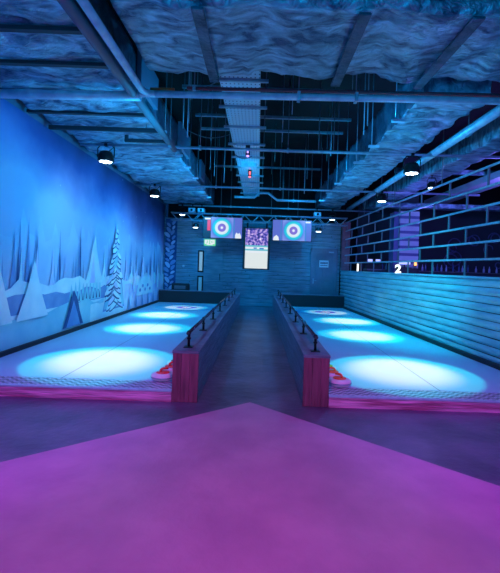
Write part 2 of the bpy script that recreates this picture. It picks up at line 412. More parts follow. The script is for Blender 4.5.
# mural return on the back wall: snowy branch strip
b = MB(); b.m('m_dark').box(-LX + .06, -3.28, YW - .03, YW - .012, ICE, 3.4)
random.seed(5)
for k in range(30):
    zc = .35 + k * .1; xc = -3.55 + (.13 if k % 2 else -.11) * random.uniform(.6, 1.2); w = random.uniform(.09, .15); th = random.uniform(.5, 1.1) * (1 if k % 2 else -1)
    pts = []
    for a in range(10):
        u, v = w * math.cos(a*PI/5), w * .5 * math.sin(a*PI/5) * (1.3 if math.sin(a*PI/5) > 0 else .7)
        pts.append((xc + u*math.cos(th) - v*math.sin(th), zc + u*math.sin(th) + v*math.cos(th)))
    b.m('m_mid' if k % 3 else 'm_haze').prism(pts, 'y', YW - .035 - .001 * k, YW - .031)
tag(b.build('mural'), 'narrow strip of painted snowy branches in the far left corner', 'mural')

# ------------------------------------------------------------------ curling lanes
for s, side, sp in ((-1, 'left', 'beside the winter mural'), (1, 'right', 'beside the low boarded wall')):
    xa, xb = (-LX, -BX1) if s < 0 else (BX1, LX)
    hc = (s * 2.36, 14.3, ICE)
    t = thing('curling_lane', (s * 2.36, YF, 0), 'long pale blue curling lane with light pools, ' + sp, 'curling lane', 'the two curling lanes')
    iv = Matrix.Translation(-t.location)
    def put(o): o.parent = t; o.matrix_parent_inverse = iv; return o
    def E(y): return (xa + .014) if s < 0 else wx(y) - .012
    def slab(y0, y1, z0, z1):
        if s < 0: return MB().box(xa + .014, xb - .002, y0, y1, z0, z1)
        return MB().prism([(xa + .002, y0), (E(y0), y0), (E(y1), y1), (xa + .002, y1)], 'z', z0, z1)
    put(slab(YI, YB, .0, ICE).build('ice_sheet', 'ice', None, hc))
    put(slab(YF + .03, YI - .004, .0, ICE - .002).build('tread_strip', 'tread'))
    put(slab(YF, YF + .03, .0, ICE - .012).build('front_board', 'facewood'))
    put(slab(YF - .004, YF + .05, ICE - .012, ICE + .004).build('edge_strip', 'steel_pale'))
    bx0, bx1 = (xa + .07, xb - .01) if s < 0 else (xa + .01, wx(YB + .2) - .03)
    t2 = thing('lane_backstop', ((bx0 + bx1) / 2, YB + .1, 0), 'low black backstop box closing the far end of the %s lane' % side, 'backstop', 'lane backstops')
    o = MB().box(bx0, bx1, YB + .004, YB + .12, 0, .57, .01).build('board', 'black_matte', None); o.parent = t2; o.matrix_parent_inverse = Matrix.Translation(-t2.location)
    o = MB().box(bx0, bx1, YB + .0, YB + .2, .571, .60, .006).build('cap', 'sidewood', None); o.parent = t2; o.matrix_parent_inverse = Matrix.Translation(-t2.location)

# dividers with handrails
def divider(s):
    side = 'left' if s < 0 else 'right'
    t = thing('lane_divider', (s * .76, YF, 0), 'planked timber divider with black handrail on the %s of the walkway' % side, 'divider', 'timber dividers along the walkway')
    iv = Matrix.Translation(-t.location)
    def put(o): o.parent = t; o.matrix_parent_inverse = iv; return o
    xi, xo = s * BX0, s * BX1; x0, x1 = min(xi, xo), max(xi, xo); ye = 15.7
    b = MB(); b.m('plank_dark').box(x0 + .02, x1 - .02, YF + .04, ye, 0, .56)
    for k in range(5):
        z0 = k * .113 + .004; y = YF + .04
        while y < ye:
            y2 = min(y + random.uniform(2.2, 3.6), ye)
            for (a, c) in ((x0, x0 + .02), (x1 - .02, x1)):
                b.m('sidewood').box(a, c, y + .002, y2 - .002, z0, z0 + .106, .004)
            y = y2
    put(b.build('side_boards'))
    put(MB().box(x0 - .006, x1 + .006, YF - .004, ye + .01, .566, .60, .006).build('top_cap', 'sidewood'))
    b = MB()
    for k in range(3):
        w = (x1 - x0) / 3; b.m('endwood').box(x0 + k*w + .001, x0 + (k+1)*w - .001, YF, YF + .038, 0.002, .565, .003)
    tag(put(b.build('end_panel')), 'upright end boards glowing magenta')
    xc = s * .765
    pr = MB().tube([(0, 0, .008), (0, 0, .165)], [.016, .016], 12)
    pr.lathe([(.022, 0), (.026, .012), (.022, .024)], (0, 0, .095), 12)
    pr.lathe([(.008, -.028), (.024, -.016), (.028, 0), (.024, .016), (.008, .028)], (0, 0, .178), 12)
    me = pr.build('rail_post', 'black')
    pb = MB().box(-.055, .055, -.055, .055, 0, .01, .003).build('base_plate', 'black', me)
    ys = [5.08, 6.42, 7.78, 9.15, 10.5, 11.9, 13.3, 14.7]
    for i, y in enumerate(ys):
        o = me if i == 0 else copy_tree(me)
        o.parent = t; o.location = (xc - t.location.x, y - YF, .60)
    put(MB().tube([(xc, 5.0, .778), (xc, 15.1, .778)], .021, 14).build('handrail', 'rail'))
    return t
divider(-1); divider(1)

# ------------------------------------------------------------------ curling stones
def stone(loc, cap, label, rz):
    t = thing('curling_stone', loc, label, 'curling stone', 'curling stones by the dividers', rz)
    MB().lathe([(.02, 0), (.11, 0), (.136, .012), (.147, .034), (.148, .046), (.143, .066), (.128, .080), (.05, .088), (.01, .088)], seg=32).build('stone_body', 'white_plastic', t)
    MB().lathe([(.149, .034), (.1505, .037), (.1505, .046), (.149, .049)], seg=32).build('rim_band', 'steel', t)
    MB().lathe([(.01, .088), (.082, .088), (.086, .092), (.078, .098), (.01, .100)], seg=24).build('cap_disc', cap, t)
    h = MB().tube([(-.03, 0, .096), (-.03, 0, .118), (-.022, 0, .132), (.0, 0, .138), (.03, 0, .139), (.055, 0, .136), (.066, 0, .128)], [.017, .015, .014, .014, .014, .013, .008], 10)
    h.build('handle', cap, t)
    return t
stone((-1.12, 5.33, ICE), 'red_plastic', 'red handled white curling stone nearest the front beside left divider', .5)
stone((-1.085, 5.66, ICE), 'red_plastic', 'red handled white curling stone, middle of the three beside left divider', .9)
stone((-1.07, 5.99, ICE), 'redbrown', 'dark handled white curling stone, rearmost of the three beside left divider', .2)
stone((1.125, 5.34, ICE), 'orange_red', 'orange red handled white curling stone nearest the front beside right divider', 2.4)
stone((1.09, 5.67, ICE), 'orange_plastic', 'orange handled white curling stone, middle of the three beside right divider', 2.9)
stone((1.07, 6.0, ICE), 'green_plastic', 'lime green handled white curling stone, rearmost beside right divider', 1.9)

# ------------------------------------------------------------------ back wall doors, sign, screens
Y = YW - .008
d = st(MB().m('doorlight').box(-2.50, -1.38, Y - .03, Y, 0, 2.36, .004).build('door_1', 'plank'))
b = MB()
for zz in [i * .158 + .01 for i in range(14)]: b.m('plank').box(-2.46, -1.42, Y - .045, Y - .03, zz, zz + .146, .004)
b.build('door_leaf', None, d)
for (z0, z1, mt) in ((1.30, 2.18, 'glasslit'), (.45, 1.16, 'glasslow')):
    f = MB().box(-2.40, -2.16, Y - .07, Y - .045, z0, z1, .006).build('vision_panel', 'black', d)
    MB().box(-2.345, -2.215, Y - .076, Y - .070, z0 + .06, z1 - .06).build('pane', mt, f)
MB().tube([(-1.50, Y - .05, 1.0), (-1.50, Y - .10, 1.0), (-1.50, Y - .10, 1.25), (-1.50, Y - .05, 1.25)], .012, 8).build('door_handle', 'black', d)

d = MB()
d.m('door').box(2.12, 2.20, Y - .06, Y, 0, 2.42, .004).box(3.12, 3.20, Y - .06, Y, 0, 2.42, .004).box(2.12, 3.20, Y - .06, Y, 2.34, 2.42, .004)
d = st(d.build('door_2'))
b = MB().m('door').box(2.20, 3.12, Y - .02, Y, 0, 2.34)
xs = ((2.20, 2.29), (2.61, 2.71), (3.03, 3.12))
for a, c in xs: b.box(a, c, Y - .045, Y - .02, 0, 2.34, .003)
for z0, z1 in ((0, .22), (.92, 1.06), (1.78, 1.88), (2.22, 2.34)): b.box(2.20, 3.12, Y - .044, Y - .02, z0, z1, .003)
for x0, x1 in ((2.33, 2.57), (2.75, 2.99)):
    for z0, z1 in ((.26, .88), (1.10, 1.74), (1.92, 2.18)): b.box(x0, x1, Y - .034, Y - .02, z0, z1, .01)
b.build('door_leaf', None, d)
MB().box(2.84, 3.04, Y - .09, Y - .045, 2.245, 2.30, .004).build('door_closer', 'steel', d)
h = MB().box(2.225, 2.265, Y - .055, Y - .045, 1.0, 1.2, .003); h.tube([(2.245, Y - .055, 1.12), (2.245, Y - .09, 1.12), (2.36, Y - .09, 1.12)], .010, 8)
h.build('door_handle', 'steel', d)
n = tag(MB().m('paper').box(2.47, 2.84, Y - .052, Y - .047, 1.66, 1.94).build('paper_notice'), 'small pale paper notice with dark lettering on the panelled door', 'notice')
for r, (z0, hh) in enumerate(((1.80, .07), (1.72, .035))):
    b = MB(); x = 2.51
    while x < 2.80:
        w = random.uniform(.014, .03); b.m('ink').box(x, x + w, Y - .0535, Y - .052, z0, z0 + hh); x += w + .013
    b.m('ink').box(2.51, 2.80, Y - .0525, Y - .052, z0 + hh * .3, z0 + hh * .55)
    b.build('lettering', None, n)

t = thing('exit_sign', (-1.95, YW - .02, 2.37), 'green and white illuminated running man exit sign above the planked door', 'exit sign')
MB().box(-.23, .23, -.04, 0, 0, .27, .006).build('housing', 'e_green', t)
b = MB()
b.m('e_white').box(-.20, -.015, -.045, -.041, .07, .24).box(.015, .20, -.045, -.041, .07, .24)
b.prism([(-.14, .03), (.14, .03), (.10, .065), (-.10, .065)], 'y', -.045, -.041)
# running man and arrow in green
b.m('e_green').tube([(-.11, -.05, .19), (-.10, -.05, .145)], .014, 6).tube([(-.10, -.05, .145), (-.14, -.05, .09)], .009, 6).tube([(-.10, -.05, .145), (-.06, -.05, .10)], .009, 6)
b.tube([(-.105, -.05, .18), (-.065, -.05, .155)], .007, 6).lathe([(.004, -.014), (.014, 0), (.004, .014)], (-.10, -.05, .215), 8)
b.tube([(.06, -.05, .155), (.15, -.05, .155)], .010, 6).tube([(.09, -.05, .19), (.055, -.05, .155), (.09, -.05, .12)], .009, 6)
b.build('pictogram', None, t)

# truss
TY = 15.8
t = thing('lighting_truss', (0, TY, 3.38), 'slim grey box truss spanning the hall above the hanging screens', 'truss')
b = MB(); tz0, tz1 = -.14, .14
for yy in (-.12, .12):
    for zz in (tz0, tz1): b.tube([(-3.3, yy, zz), (3.3, yy, zz)], .02, 8)
n_ = 24
for k in range(n_):
    xa = -3.3 + 6.6 * k / n_; xb = xa + 6.6 / n_
    for yy in (-.12, .12):
        p, q = ((tz0, tz1) if k % 2 else (tz1, tz0)); b.tube([(xa, yy, p), (xb, yy, q)], .010, 6)
    if k % 2 == 0:
        b.tube([(xa, -.12, tz1), (xb, .12, tz1)], .009, 6); b.tube([(xa, -.12, tz0), (xb, .12, tz0)], .009, 6)
b.build('truss_frame', 'steel', t)
for x in (-1.45, .45, 1.45):
    MB().tube([(x, 0, tz1), (x, 0, TOP - 3.38)], .008, 6).build('hanger', 'steel_dark', t)

def ring_screen(x0, x1, z0, z1, rx, label, mirror):
    yy = TY - .22
    t = thing('ring_screen', (rx, yy, (z0 + z1) / 2), label, 'screen', 'landscape screens showing target rings')
    L = t.location
    MB().box(x0 - rx - .02, x1 - rx + .02, 0, .06, z0 - L.z - .02, z1 - L.z + .02, .006).build('casing', 'black_matte', t)
    b = MB(); hz = (z1 - z0) / 2; w0, w1 = x0 - rx, x1 - rx
    b.m('rings_a').box(-.40, .42, -.004, 0, -hz, hz)
    if not mirror:
        b.m('e_dark').box(w0, -.40, -.004, 0, -hz, hz); b.m('e_red').box(-.54, -.42, -.007, -.004, -.12, .27)
        b.m('e_white').box(-.64, -.42, -.008, -.004, .29, .35)
        b.m('e_violet').box(.42, w1, -.004, 0, -hz, hz)
        b.m('e_blue').box(.43, .47, -.006, -.004, -hz, hz)
        b.m('e_white').prism([(.50, -hz), (.72, -hz), (.72, -.28), (.66, -.17), (.61, -.22), (.55, -.16), (.50, -.25)], 'y', -.008, -.004)
    else:
        b.m('e_violet').box(w0, -.40, -.004, 0, -hz, hz)
        b.m('e_blue').box(-.48, -.44, -.006, -.004, -hz, hz)
        b.m('e_white').prism([(w0 + .02, -hz), (w0 + .24, -hz), (w0 + .22, -.25), (w0 + .14, -.18), (w0 + .04, -.26)], 'y', -.008, -.004)
        b.m('e_violet').box(.42, w1, -.004, 0, -hz, hz)
        b.m('e_blue').box(.43, .47, -.006, -.004, -hz, hz)
        b.m('e_white').box(.44, .62, -.008, -.004, .29, .35)
    b.build('picture', None, t)
    for q in (-.3, .24): MB().box(q, q + .06, .06, .10, .0, .42).build('bracket', 'black', t)
ring_screen(-2.05, -.62, 2.62, 3.38, -1.37, 'hanging landscape screen with target rings and a red bar, left one', False)
ring_screen(.52, 1.95, 2.60, 3.36, 1.29, 'hanging landscape screen with target rings, right one', True)
t = thing('portrait_screen', (-.05, TY - .2, 1.49), 'tall portrait screen showing a crowd above a pale rink picture', 'screen')
MB().box(-.51, .49, 0, .07, 0, 1.56, .008).build('casing', 'black_matte', t)
b = MB(); b.m('e_cream').box(-.43, .41, -.004, 0, .04, .66); b.m('e_teal').box(-.43, .41, -.004, 0, .66, .90)
b.m('e_white').box(-.43, .41, -.006, 0, .62, .70).box(-.43, .41, -.006, 0, .76, .84); b.m('e_blue').box(-.12, .0, -.008, 0, .77, .82).box(.1, .26, -.008, 0, .76, .81)
b.m('crowd').box(-.43, .41, -.004, 0, .90, 1.52)
b.build('picture', None, t)
for q in (-.40, .32): MB().box(q, q + .06, .07, .11, 1.2, 1.76).build('bracket', 'black', t)

# black bag-like case behind the left backstop
t = thing('equipment_case', (-3.0, YW - .35, 0), 'black equipment case against the back wall in the far left corner', 'case')
MB().box(-.33, .33, -.18, .18, 0, .84, .05).build('case_body', 'black_matte', t)
MB().box(-.22, .22, -.19, -.17, .62, .76, .01).build('panel', 'steel_dark', t)
# small round wall sensor
t = MB().lathe([(.01, 0), (.05, 0), (.05, .03), (.02, .05)], seg=16).build('wall_sensor', 'steel_pale')
t.rotation_euler = (PI/2, 0, 0); t.location = (-2.98, YW - .006, 1.53); tag(t, 'small round pale button on the plank wall left of the door', 'wall button')

# ------------------------------------------------------------------ rail fence on the right wall, numerals
t = thing('rail_fence', (wx(9) + .07, 9, 1.56), 'tall fence of horizontal blue grey rails standing on the low boarded wall', 'fence', None, math.atan(WSL))
L = t.location; zr = [1.86, 2.16, 2.46, 2.78, 3.11, 3.45]
for k, zz in enumerate(zr):
    MB().box(-.016, .016, 1.2 - L.y, YW - .36 - L.y, zz - L.z - .02, zz - L.z + .02, .005).build('rail', 'steel', t)
for k, zz in enumerate([1.56] + zr[:-1]):
    top = zr[k]; y = 2.0 + (.0 if k % 2 else .65)
    while y < YW - .45:
        MB().box(-.012, .012, y - L.y - .02, y - L.y + .02, zz - L.z + (.015 if k else -.002), top - L.z - .015).build('spacer', 'steel_dark', t)
        y += 1.3
for y in (6.5, 8.85, 11.5, 14.2):
    MB().tube([(0, y - L.y, zr[-1] - L.z), (0, y - L.y, TOP - L.z)], .012, 6).build('hanger', 'steel_dark', t)

def numeral(ch, loc, h, label):
    cu = bpy.data.curves.new('numeral', 'FONT'); cu.body = ch; cu.size = h / .7; cu.extrude = .02; cu.offset = .012; cu.align_x = 'CENTER'
    o = bpy.data.objects.new('tmp', cu); C.objects.link(o)
    dg = bpy.context.evaluated_depsgraph_get(); me = bpy.data.meshes.new_from_object(o.evaluated_get(dg))
    bpy.data.objects.remove(o)
    me.materials.clear(); me.materials.append(M['numeral'])
    r = bpy.data.objects.new('lane_numeral', me); C.objects.link(r)
    r.rotation_euler = (PI/2, 0, math.radians(-20)); r.location = loc
    return tag(r, label, 'number sign', 'lit numerals on the low wall')
numeral('2', (wx(10.9) + .0, 10.9, 1.565), .21, 'glowing cream numeral 2 standing on the low wall')
numeral('1', (wx(14.5) + .0, 14.5, 1.565), .25, 'glowing cream numeral 1 standing on the low wall, near the pier')

# ------------------------------------------------------------------ adjoining room contents
t = MB(); t.m('brick')
for k in range(12):
    t.box(3.315 + (.01 if k % 2 else 0), 3.63, YW - .28, YW + .0, 1.565 + k * .16 + .002, 1.565 + k * .16 + .155, .006)
tag(t.build('brick_pier'), 'reddish brick pier standing on the far end of the low boarded wall', 'pier')
t = thing('clad_column', (5.27, 15.0, 0), 'square column clad in pale violet and blue horizontal bands beyond the fence', 'column')
b = MB()
for k in range(14):
    z0 = .07 + k * .26; b.m('violet_dark').box(-.33, .33, -.33, .33, z0 - (.07 if k == 0 else 0), z0 + .10, .004); b.m('violet_panel').box(-.335, .335, -.335, .335, z0 + .10, z0 + .26, .004)
b.build('cladding', None, t)
MB().box(-.50, -.335, -.2, .33, 0, 3.70).build('side_return', 'violet_dark', t)
MB().box(-.3, .3, -.3, .3, 3.72, TOP).build('shaft', 'darkwall', t)
# bar shelf with bottles and monitors
sh = thing('bar_shelf', (6.2, 15.6, 0), 'long dark bar counter with a raised shelf beyond the fence', 'bar')
MB().box(-2.2, 3.4, -.2, .3, 0, 1.62, .01).build('counter', 'darkwall', sh)
MB().box(-2.2, 3.4, -.25, .3, 1.621, 1.66, .006).build('shelf_top', 'steel_dark', sh)
random.seed(21)
bt = MB().lathe([(.028, 0), (.036, .006), (.036, .15), (.014, .2), (.013, .25), (.016, .255), (.016, .27)], seg=12)
bt = bt.build('bottle', 'bottle'); bt2 = MB().lathe([(.03, 0), (.04, .006), (.04, .11), (.02, .16), (.014, .2), (.014, .23)], seg=12).build('bottle', 'bottle_pale')
x = 4.2; i = 0
while x < 9.4:
    if x > 4.6 and not (4.85 < x < 6.0):
        src = bt if random.random() < .6 else bt2
        if i == 0: o = bt
        elif i == 1: o = bt2
        else: o = src.copy(); C.objects.link(o)
        o.location = (x, 15.5 + random.uniform(-.08, .1), 1.66)
        tag(o, 'small blue tinted bottle standing in the row on the distant bar shelf', 'bottle', 'bottles on the distant bar shelf'); i += 1
    x += random.uniform(.13, .3)
def monitor(x, y, w, h, mt, label, z=1.66):
    t = thing('monitor', (x, y, z), label, 'monitor', 'small lit monitors on the bar')
    MB().box(-.06, .06, -.05, .05, 0, .012).box(-.012, .012, -.01, .01, .01, .1).build('stand', 'black', t)
    MB().box(-w/2, w/2, -.02, .015, .08, .08 + h, .004).build('casing', 'black_matte', t)
    MB().box(-w/2 + .015, w/2 - .015, -.024, -.02, .095, .065 + h).build('screen_glass', mt, t)
monitor(4.13, 15.45, .2, .15, 'screenblue', 'small bright violet monitor nearest the brick pier, on the bar', 1.80)
monitor(4.42, 15.45, .2, .15, 'screenblue', 'second small violet monitor from the brick pier, on the bar', 1.80)
monitor(5.0, 14.3, .42, .12, 'screenblue', 'wide low blue monitor left of the banded column', 1.75)
monitor(5.33, 14.2, .12, .14, 'screenorange', 'small orange lit display beside the banded column', 1.72)
MB_ = MB().box(3.98, 4.56, 15.38, 15.52, 1.661, 1.80, .004).build('monitor_riser', 'black_matte'); tag(MB_, 'black riser box under two small violet monitors', 'box')
MB_ = MB().box(4.75, 5.42, 14.1, 14.42, 0, 1.72, .004); MB_.box(4.78, 5.22, 14.2, 14.4, 1.72, 1.75)
tag(MB_.build('service_pedestal', 'black_matte'), 'dark service pedestal carrying lit displays before the banded column', 'pedestal')
# barrel chair-like lounge seats are below the wall line and not seen

# ------------------------------------------------------------------ ceiling services
def wrapped(name, x0, x1, y0, y1, z0, z1, mats, amp, label, cat='duct', group=None, nx=18, step=.085, seed=0, sag=.05, sagper=1.05, axis='y'):
    """insulated duct: closed crumpled tube of rectangular section running along y (or x)"""
    ny = max(6, int((y1 - y0) / step)) if axis == 'y' else max(6, int((x1 - x0) / step))
    a0, a1 = (x0, x1) if axis == 'y' else (y0, y1)
    ring = []
    nz = 6
    for k in range(nx): ring.append((a0 + (a1 - a0) * k / nx, z0, 'b'))
    for k in range(nz): ring.append((a1, z0 + (z1 - z0) * k / nz, 's'))
    for k in range(nx): ring.append((a1 - (a1 - a0) * k / nx, z1, 't'))
    for k in range(nz): ring.append((a0, z1 - (z1 - z0) * k / nz, 's'))
    b = MB(); rows = []
    cx = (a0 + a1) / 2; cz = (z0 + z1) / 2
    for j in range(ny + 1):
        t = (y0 + (y1 - y0) * j / ny) if axis == 'y' else (x0 + (x1 - x0) * j / ny)
        row = []
        for (a, z, kd) in ring:
            p = Vector((a * 1.8, t * 3.2, z * 2.5 + seed)); q = Vector((a * .9, t * 4.5, z + seed)); d = noise.noise(p) * amp * .8 + (.35 - abs(noise.noise(p * 1.9 + Vector((3, 1, 2))))) * amp * .5 + (.25 - abs(noise.noise(q * 2.2))) * amp * .22
            sg = sag * abs(math.sin(PI * t / sagper)) * (1 if kd == 'b' else .3)
            aa = a + (d if a >= cx else -d) * (1 if kd == 's' else .15); zz = z - (d + sg if z < cz else -d * .3)
            row.append(b.bm.verts.new((aa, t, zz) if axis == 'y' else (t, aa, zz)))
        rows.append(row)
    n = len(ring)
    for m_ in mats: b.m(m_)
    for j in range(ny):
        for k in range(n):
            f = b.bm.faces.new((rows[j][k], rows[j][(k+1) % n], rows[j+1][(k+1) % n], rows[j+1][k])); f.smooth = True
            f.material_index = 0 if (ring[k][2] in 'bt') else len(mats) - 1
    b.bm.faces.new(rows[0][::-1]); b.bm.faces.new(rows[-1])
    o = b.build(name); tag(o, label, cat, group)
    return o

# left broad wrapped duct
t = thing('insulated_duct', (-2.7, 8, 4.0), 'broad foil wrapped duct running along the left side above the mural', 'duct', 'foil wrapped ducts')
iv = Matrix.Translation(-t.location)
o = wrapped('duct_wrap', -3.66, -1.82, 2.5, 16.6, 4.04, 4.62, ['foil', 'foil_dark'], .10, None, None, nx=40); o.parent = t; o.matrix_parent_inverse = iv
for k, y in enumerate((4.3, 5.05, 5.95, 6.7)):
    o = MB().box(-3.72, -1.78, y - .035, y + .035, 3.93, 3.975).build('strap', 'strap'); o.parent = t; o.matrix_parent_inverse = iv
for k, y in enumerate((7.6, 9.2, 10.3, 11.6, 13.1, 14.8)):
    o = MB().box(-1.86, -1.70, y - .03, y + .03, 3.96, 4.0).build('trapeze_end', 'steel_pale'); o.parent = t; o.matrix_parent_inverse = iv
    o = MB().tube([(-1.73, y, 3.99), (-1.73, y, TOP)], .010, 6).build('hanger_rod', 'steel_dark'); o.parent = t; o.matrix_parent_inverse = iv
for y0, y1 in ((6.0, 7.0), (9.0, 10.2), (12.2, 13.0)):
    o = MB().box(-1.79, -1.72, y0, y1, 4.15, 4.66, .01).build('side_panel', 'panelblue'); o.parent = t; o.matrix_parent_inverse = iv
# dark diagonal bracket under left duct
# right duct
t = thing('insulated_duct', (2.7, 8, 4.0), 'foil wrapped duct running along the right side above the low wall', 'duct', 'foil wrapped ducts')
iv = Matrix.Translation(-t.location)
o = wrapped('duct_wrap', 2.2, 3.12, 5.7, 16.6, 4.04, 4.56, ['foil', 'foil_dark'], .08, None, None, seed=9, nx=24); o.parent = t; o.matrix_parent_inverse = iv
for k, y in enumerate((6.6, 8.0, 9.25, 10.3, 11.6, 13.1, 14.6)):
    o = MB().box(2.06, 2.26, y - .03, y + .03, 3.945, 3.985).build('trapeze_end', 'steel_pale'); o.parent = t; o.matrix_parent_inverse = iv
    o = MB().tube([(2.12, y, 3.98), (2.12, y, TOP)], .010, 6).build('hanger_rod', 'steel'); o.parent = t; o.matrix_parent_inverse = iv
# transverse duct nearest the camera
t = thing('insulated_duct', (1, 4.8, 4.1), 'wide foil wrapped duct crossing the hall nearest the front of the ceiling', 'duct', 'foil wrapped ducts')
iv = Matrix.Translation(-t.location)
o = wrapped('duct_wrap', -1.42, 3.9, 3.9, 5.35, 4.06, 4.9, ['foil', 'foil'], .075, None, None, seed=4, nx=16, step=.07, sag=.05, sagper=1.2, axis='x'); o.parent = t; o.matrix_parent_inverse = iv
for x in (-.6, .95, 2.0, 3.35):
    o = MB().box(x - .06, x + .06, 3.86, 5.40, 3.945, 3.975, .01).build('strap', 'foil_dark'); o.parent = t; o.matrix_parent_inverse = iv

# central perforated tray
t = thing('cable_tray', (-.33, 6, 4.3), 'long perforated metal cable tray running down the middle of the ceiling', 'cable tray')
iv = Matrix.Translation(-t.location)
o = MB().box(-.62, -.02, 5.6, 16.3, 4.32, 4.34).box(-.62, -.60, 5.6, 16.3, 4.34, 4.42).box(-.04, -.02, 5.6, 16.3, 4.34, 4.42).build('tray_bed', 'tray'); o.parent = t; o.matrix_parent_inverse = iv
for y in (6.1, 7.13, 8.15, 9.3, 10.4, 11.45, 12.5, 13.5, 14.5, 15.5):
    o = MB().box(-.72, .10, y - .022, y + .022, 4.275, 4.318).build('cross_strut', 'steel'); o.parent = t; o.matrix_parent_inverse = iv
    for x in (-.69, .07):
        o = MB().tube([(x, y, 4.28), (x, y, TOP)], .008, 6).build('hanger_rod', 'steel_dark'); o.parent = t; o.matrix_parent_inverse = iv
# small devices under the tray
def device(y, mt, label):
    t = thing('indicator_unit', (-.28, y, 4.275), label, 'sensor', 'lit units under the cable tray')
    MB().box(-.05, .05, -.04, .04, -.22, 0, .01).build('housing', 'black_matte', t)
    MB().lathe([(.01, -.26), (.03, -.25), (.035, -.22), (.01, -.219)], seg=12).build('lamp', mt, t)
    MB().box(-.02, .02, -.046, -.041, -.18, -.10).build('light_strip', mt, t)
device(9.3, 'violetled', 'small dark unit with violet light under the cable tray, nearer one')
device(11.45, 'redled', 'small dark unit with red light under the cable tray, further one')
t = MB().box(-.50, -.10, 11.0, 11.3, 4.20, 4.319, .01).build('junction_box', 'steel_pale'); tag(t, 'pale flat box fixed beneath the cable tray', 'junction box')

# transverse pipes and their clips
def hung(name, pts, r, mt, label, cat='pipe', rods=(), group='pipes under the ceiling', rmat='steel_dark', extra=None):
    p0 = pts[0]; t = thing(name, p0, label, cat, group); V = Vector(p0)
    MB().tube([Vector(p) - V for p in pts], r, 12).build('pipe', mt, t)
    for (x, y, z) in rods:
        MB().tube([(x - V.x, y - V.y, z - V.z), (x - V.x, y - V.y, TOP - V.z)], .008, 6).build('hanger_rod', rmat, t)
        MB().box(x - V.x - .02, x - V.x + .02, y - V.y - r - .01, y - V.y + r + .01, z - V.z - r - .012, z - V.z + r + .012).build('clip', 'steel', t)
    return t
t1 = hung('conduit_pipe', [(-1.62, 5.62, 3.86), (6.5, 5.36, 3.86)], .045, 'steel_pale', 'bright lagged pipe crossing the whole hall nearest the front', rods=[(.5, 5.55, 3.86), (1.25, 5.52, 3.86)])
hung('conduit_pipe', [(-3.78, 5.74, 3.84), (-1.62, 5.66, 3.84)], .062, 'steel_pale', 'pale lagged pipe branch under the left duct, front')
hung('sprinkler_pipe', [(-1.0, 5.66, 3.97), (6.5, 5.46, 3.97)], .024, 'redbrown', 'thin dark red pipe above the bright crossing pipe', rods=[(-.9, 5.66, 3.97)])
hung('conduit_pipe', [(-3.6, 8.4, 3.93), (6.5, 8.32, 3.93)], .030, 'steel', 'thin pipe crossing the hall, carrying the nearer stage lights', rods=[(.55, 8.36, 3.93), (-1.2, 8.38, 3.93)])
hung('conduit_pipe', [(-3.72, 12.5, 3.93), (6.5, 12.42, 3.93)], .030, 'steel', 'thin pipe crossing the hall, second from the back wall', rods=[(.6, 12.46, 3.93), (-1.3, 12.48, 3.93)])
hung('conduit_pipe', [(-3.1, 16.1, 3.86), (4.6, 16.1, 3.86)], .030, 'steel', 'thin pipe crossing the hall just above the truss', rods=[(-1.1, 16.1, 3.86), (1.1, 16.1, 3.86)])
hung('conduit_pipe', [(-.9, 14.9, 4.05), (-.2, 14.9, 4.05), (.0, 14.9, 4.22), (.3, 14.9, 4.22), (.62, 14.9, 3.98), (2.0, 14.9, 3.98)], .045, 'steel', 'cranked pipe stepping down right of the cable tray', rods=[(1.2, 14.9, 3.98)])
# longitudinal pipes on the left
hung('conduit_pipe', [(-1.72, 2.6, 3.86), (-1.70, 8.3, 3.86)], .058, 'steel_dark', 'dark pipe running front to back under the left duct edge', rods=[(-1.70, 7.9, 3.86)])
hung('conduit_pipe', [(-1.56, 2.6, 3.86), (-1.56, 5.35, 3.86), (-1.56, 5.5, 3.86), (-1.50, 5.60, 3.86), (-1.36, 5.62, 3.86)], .045, 'steel_pale', 'pale lagged pipe running back to an elbow on the left')
t = MB().tube([(-1.48, 5.63, 3.925), (-1.16, 5.62, 3.925)], .026, 10).build('valve_sleeve', 'orange_red'); tag(t, 'short orange red sleeve on the bright crossing pipe by the elbow', 'valve sleeve')
# dark bracket rails below the left duct
t = thing('support_rail', (-3.7, 7.35, 3.88), 'long black support rail crossing under the left duct', 'rail', 'black support rails')
MB().box(0, 1.9, -.03, .03, 0, .07, .004).build('rail', 'strap', t)
MB().tube([(1.7, 0, .06), (1.7, 0, .14)], .01, 6).build('hanger_rod', 'steel_dark', t)
t = thing('support_rail', (-2.55, 7.9, 3.86), 'short cranked black support rail under the left duct', 'rail', 'black support rails')
MB().box(0, .8, -.03, .03, 0, .06, .004).box(0, .06, -.03, .03, .06, .16, .004).build('rail', 'strap', t)
MB().tube([(.76, 0, .05), (.76, 0, .15)], .01, 6).build('hanger_rod', 'steel_dark', t)

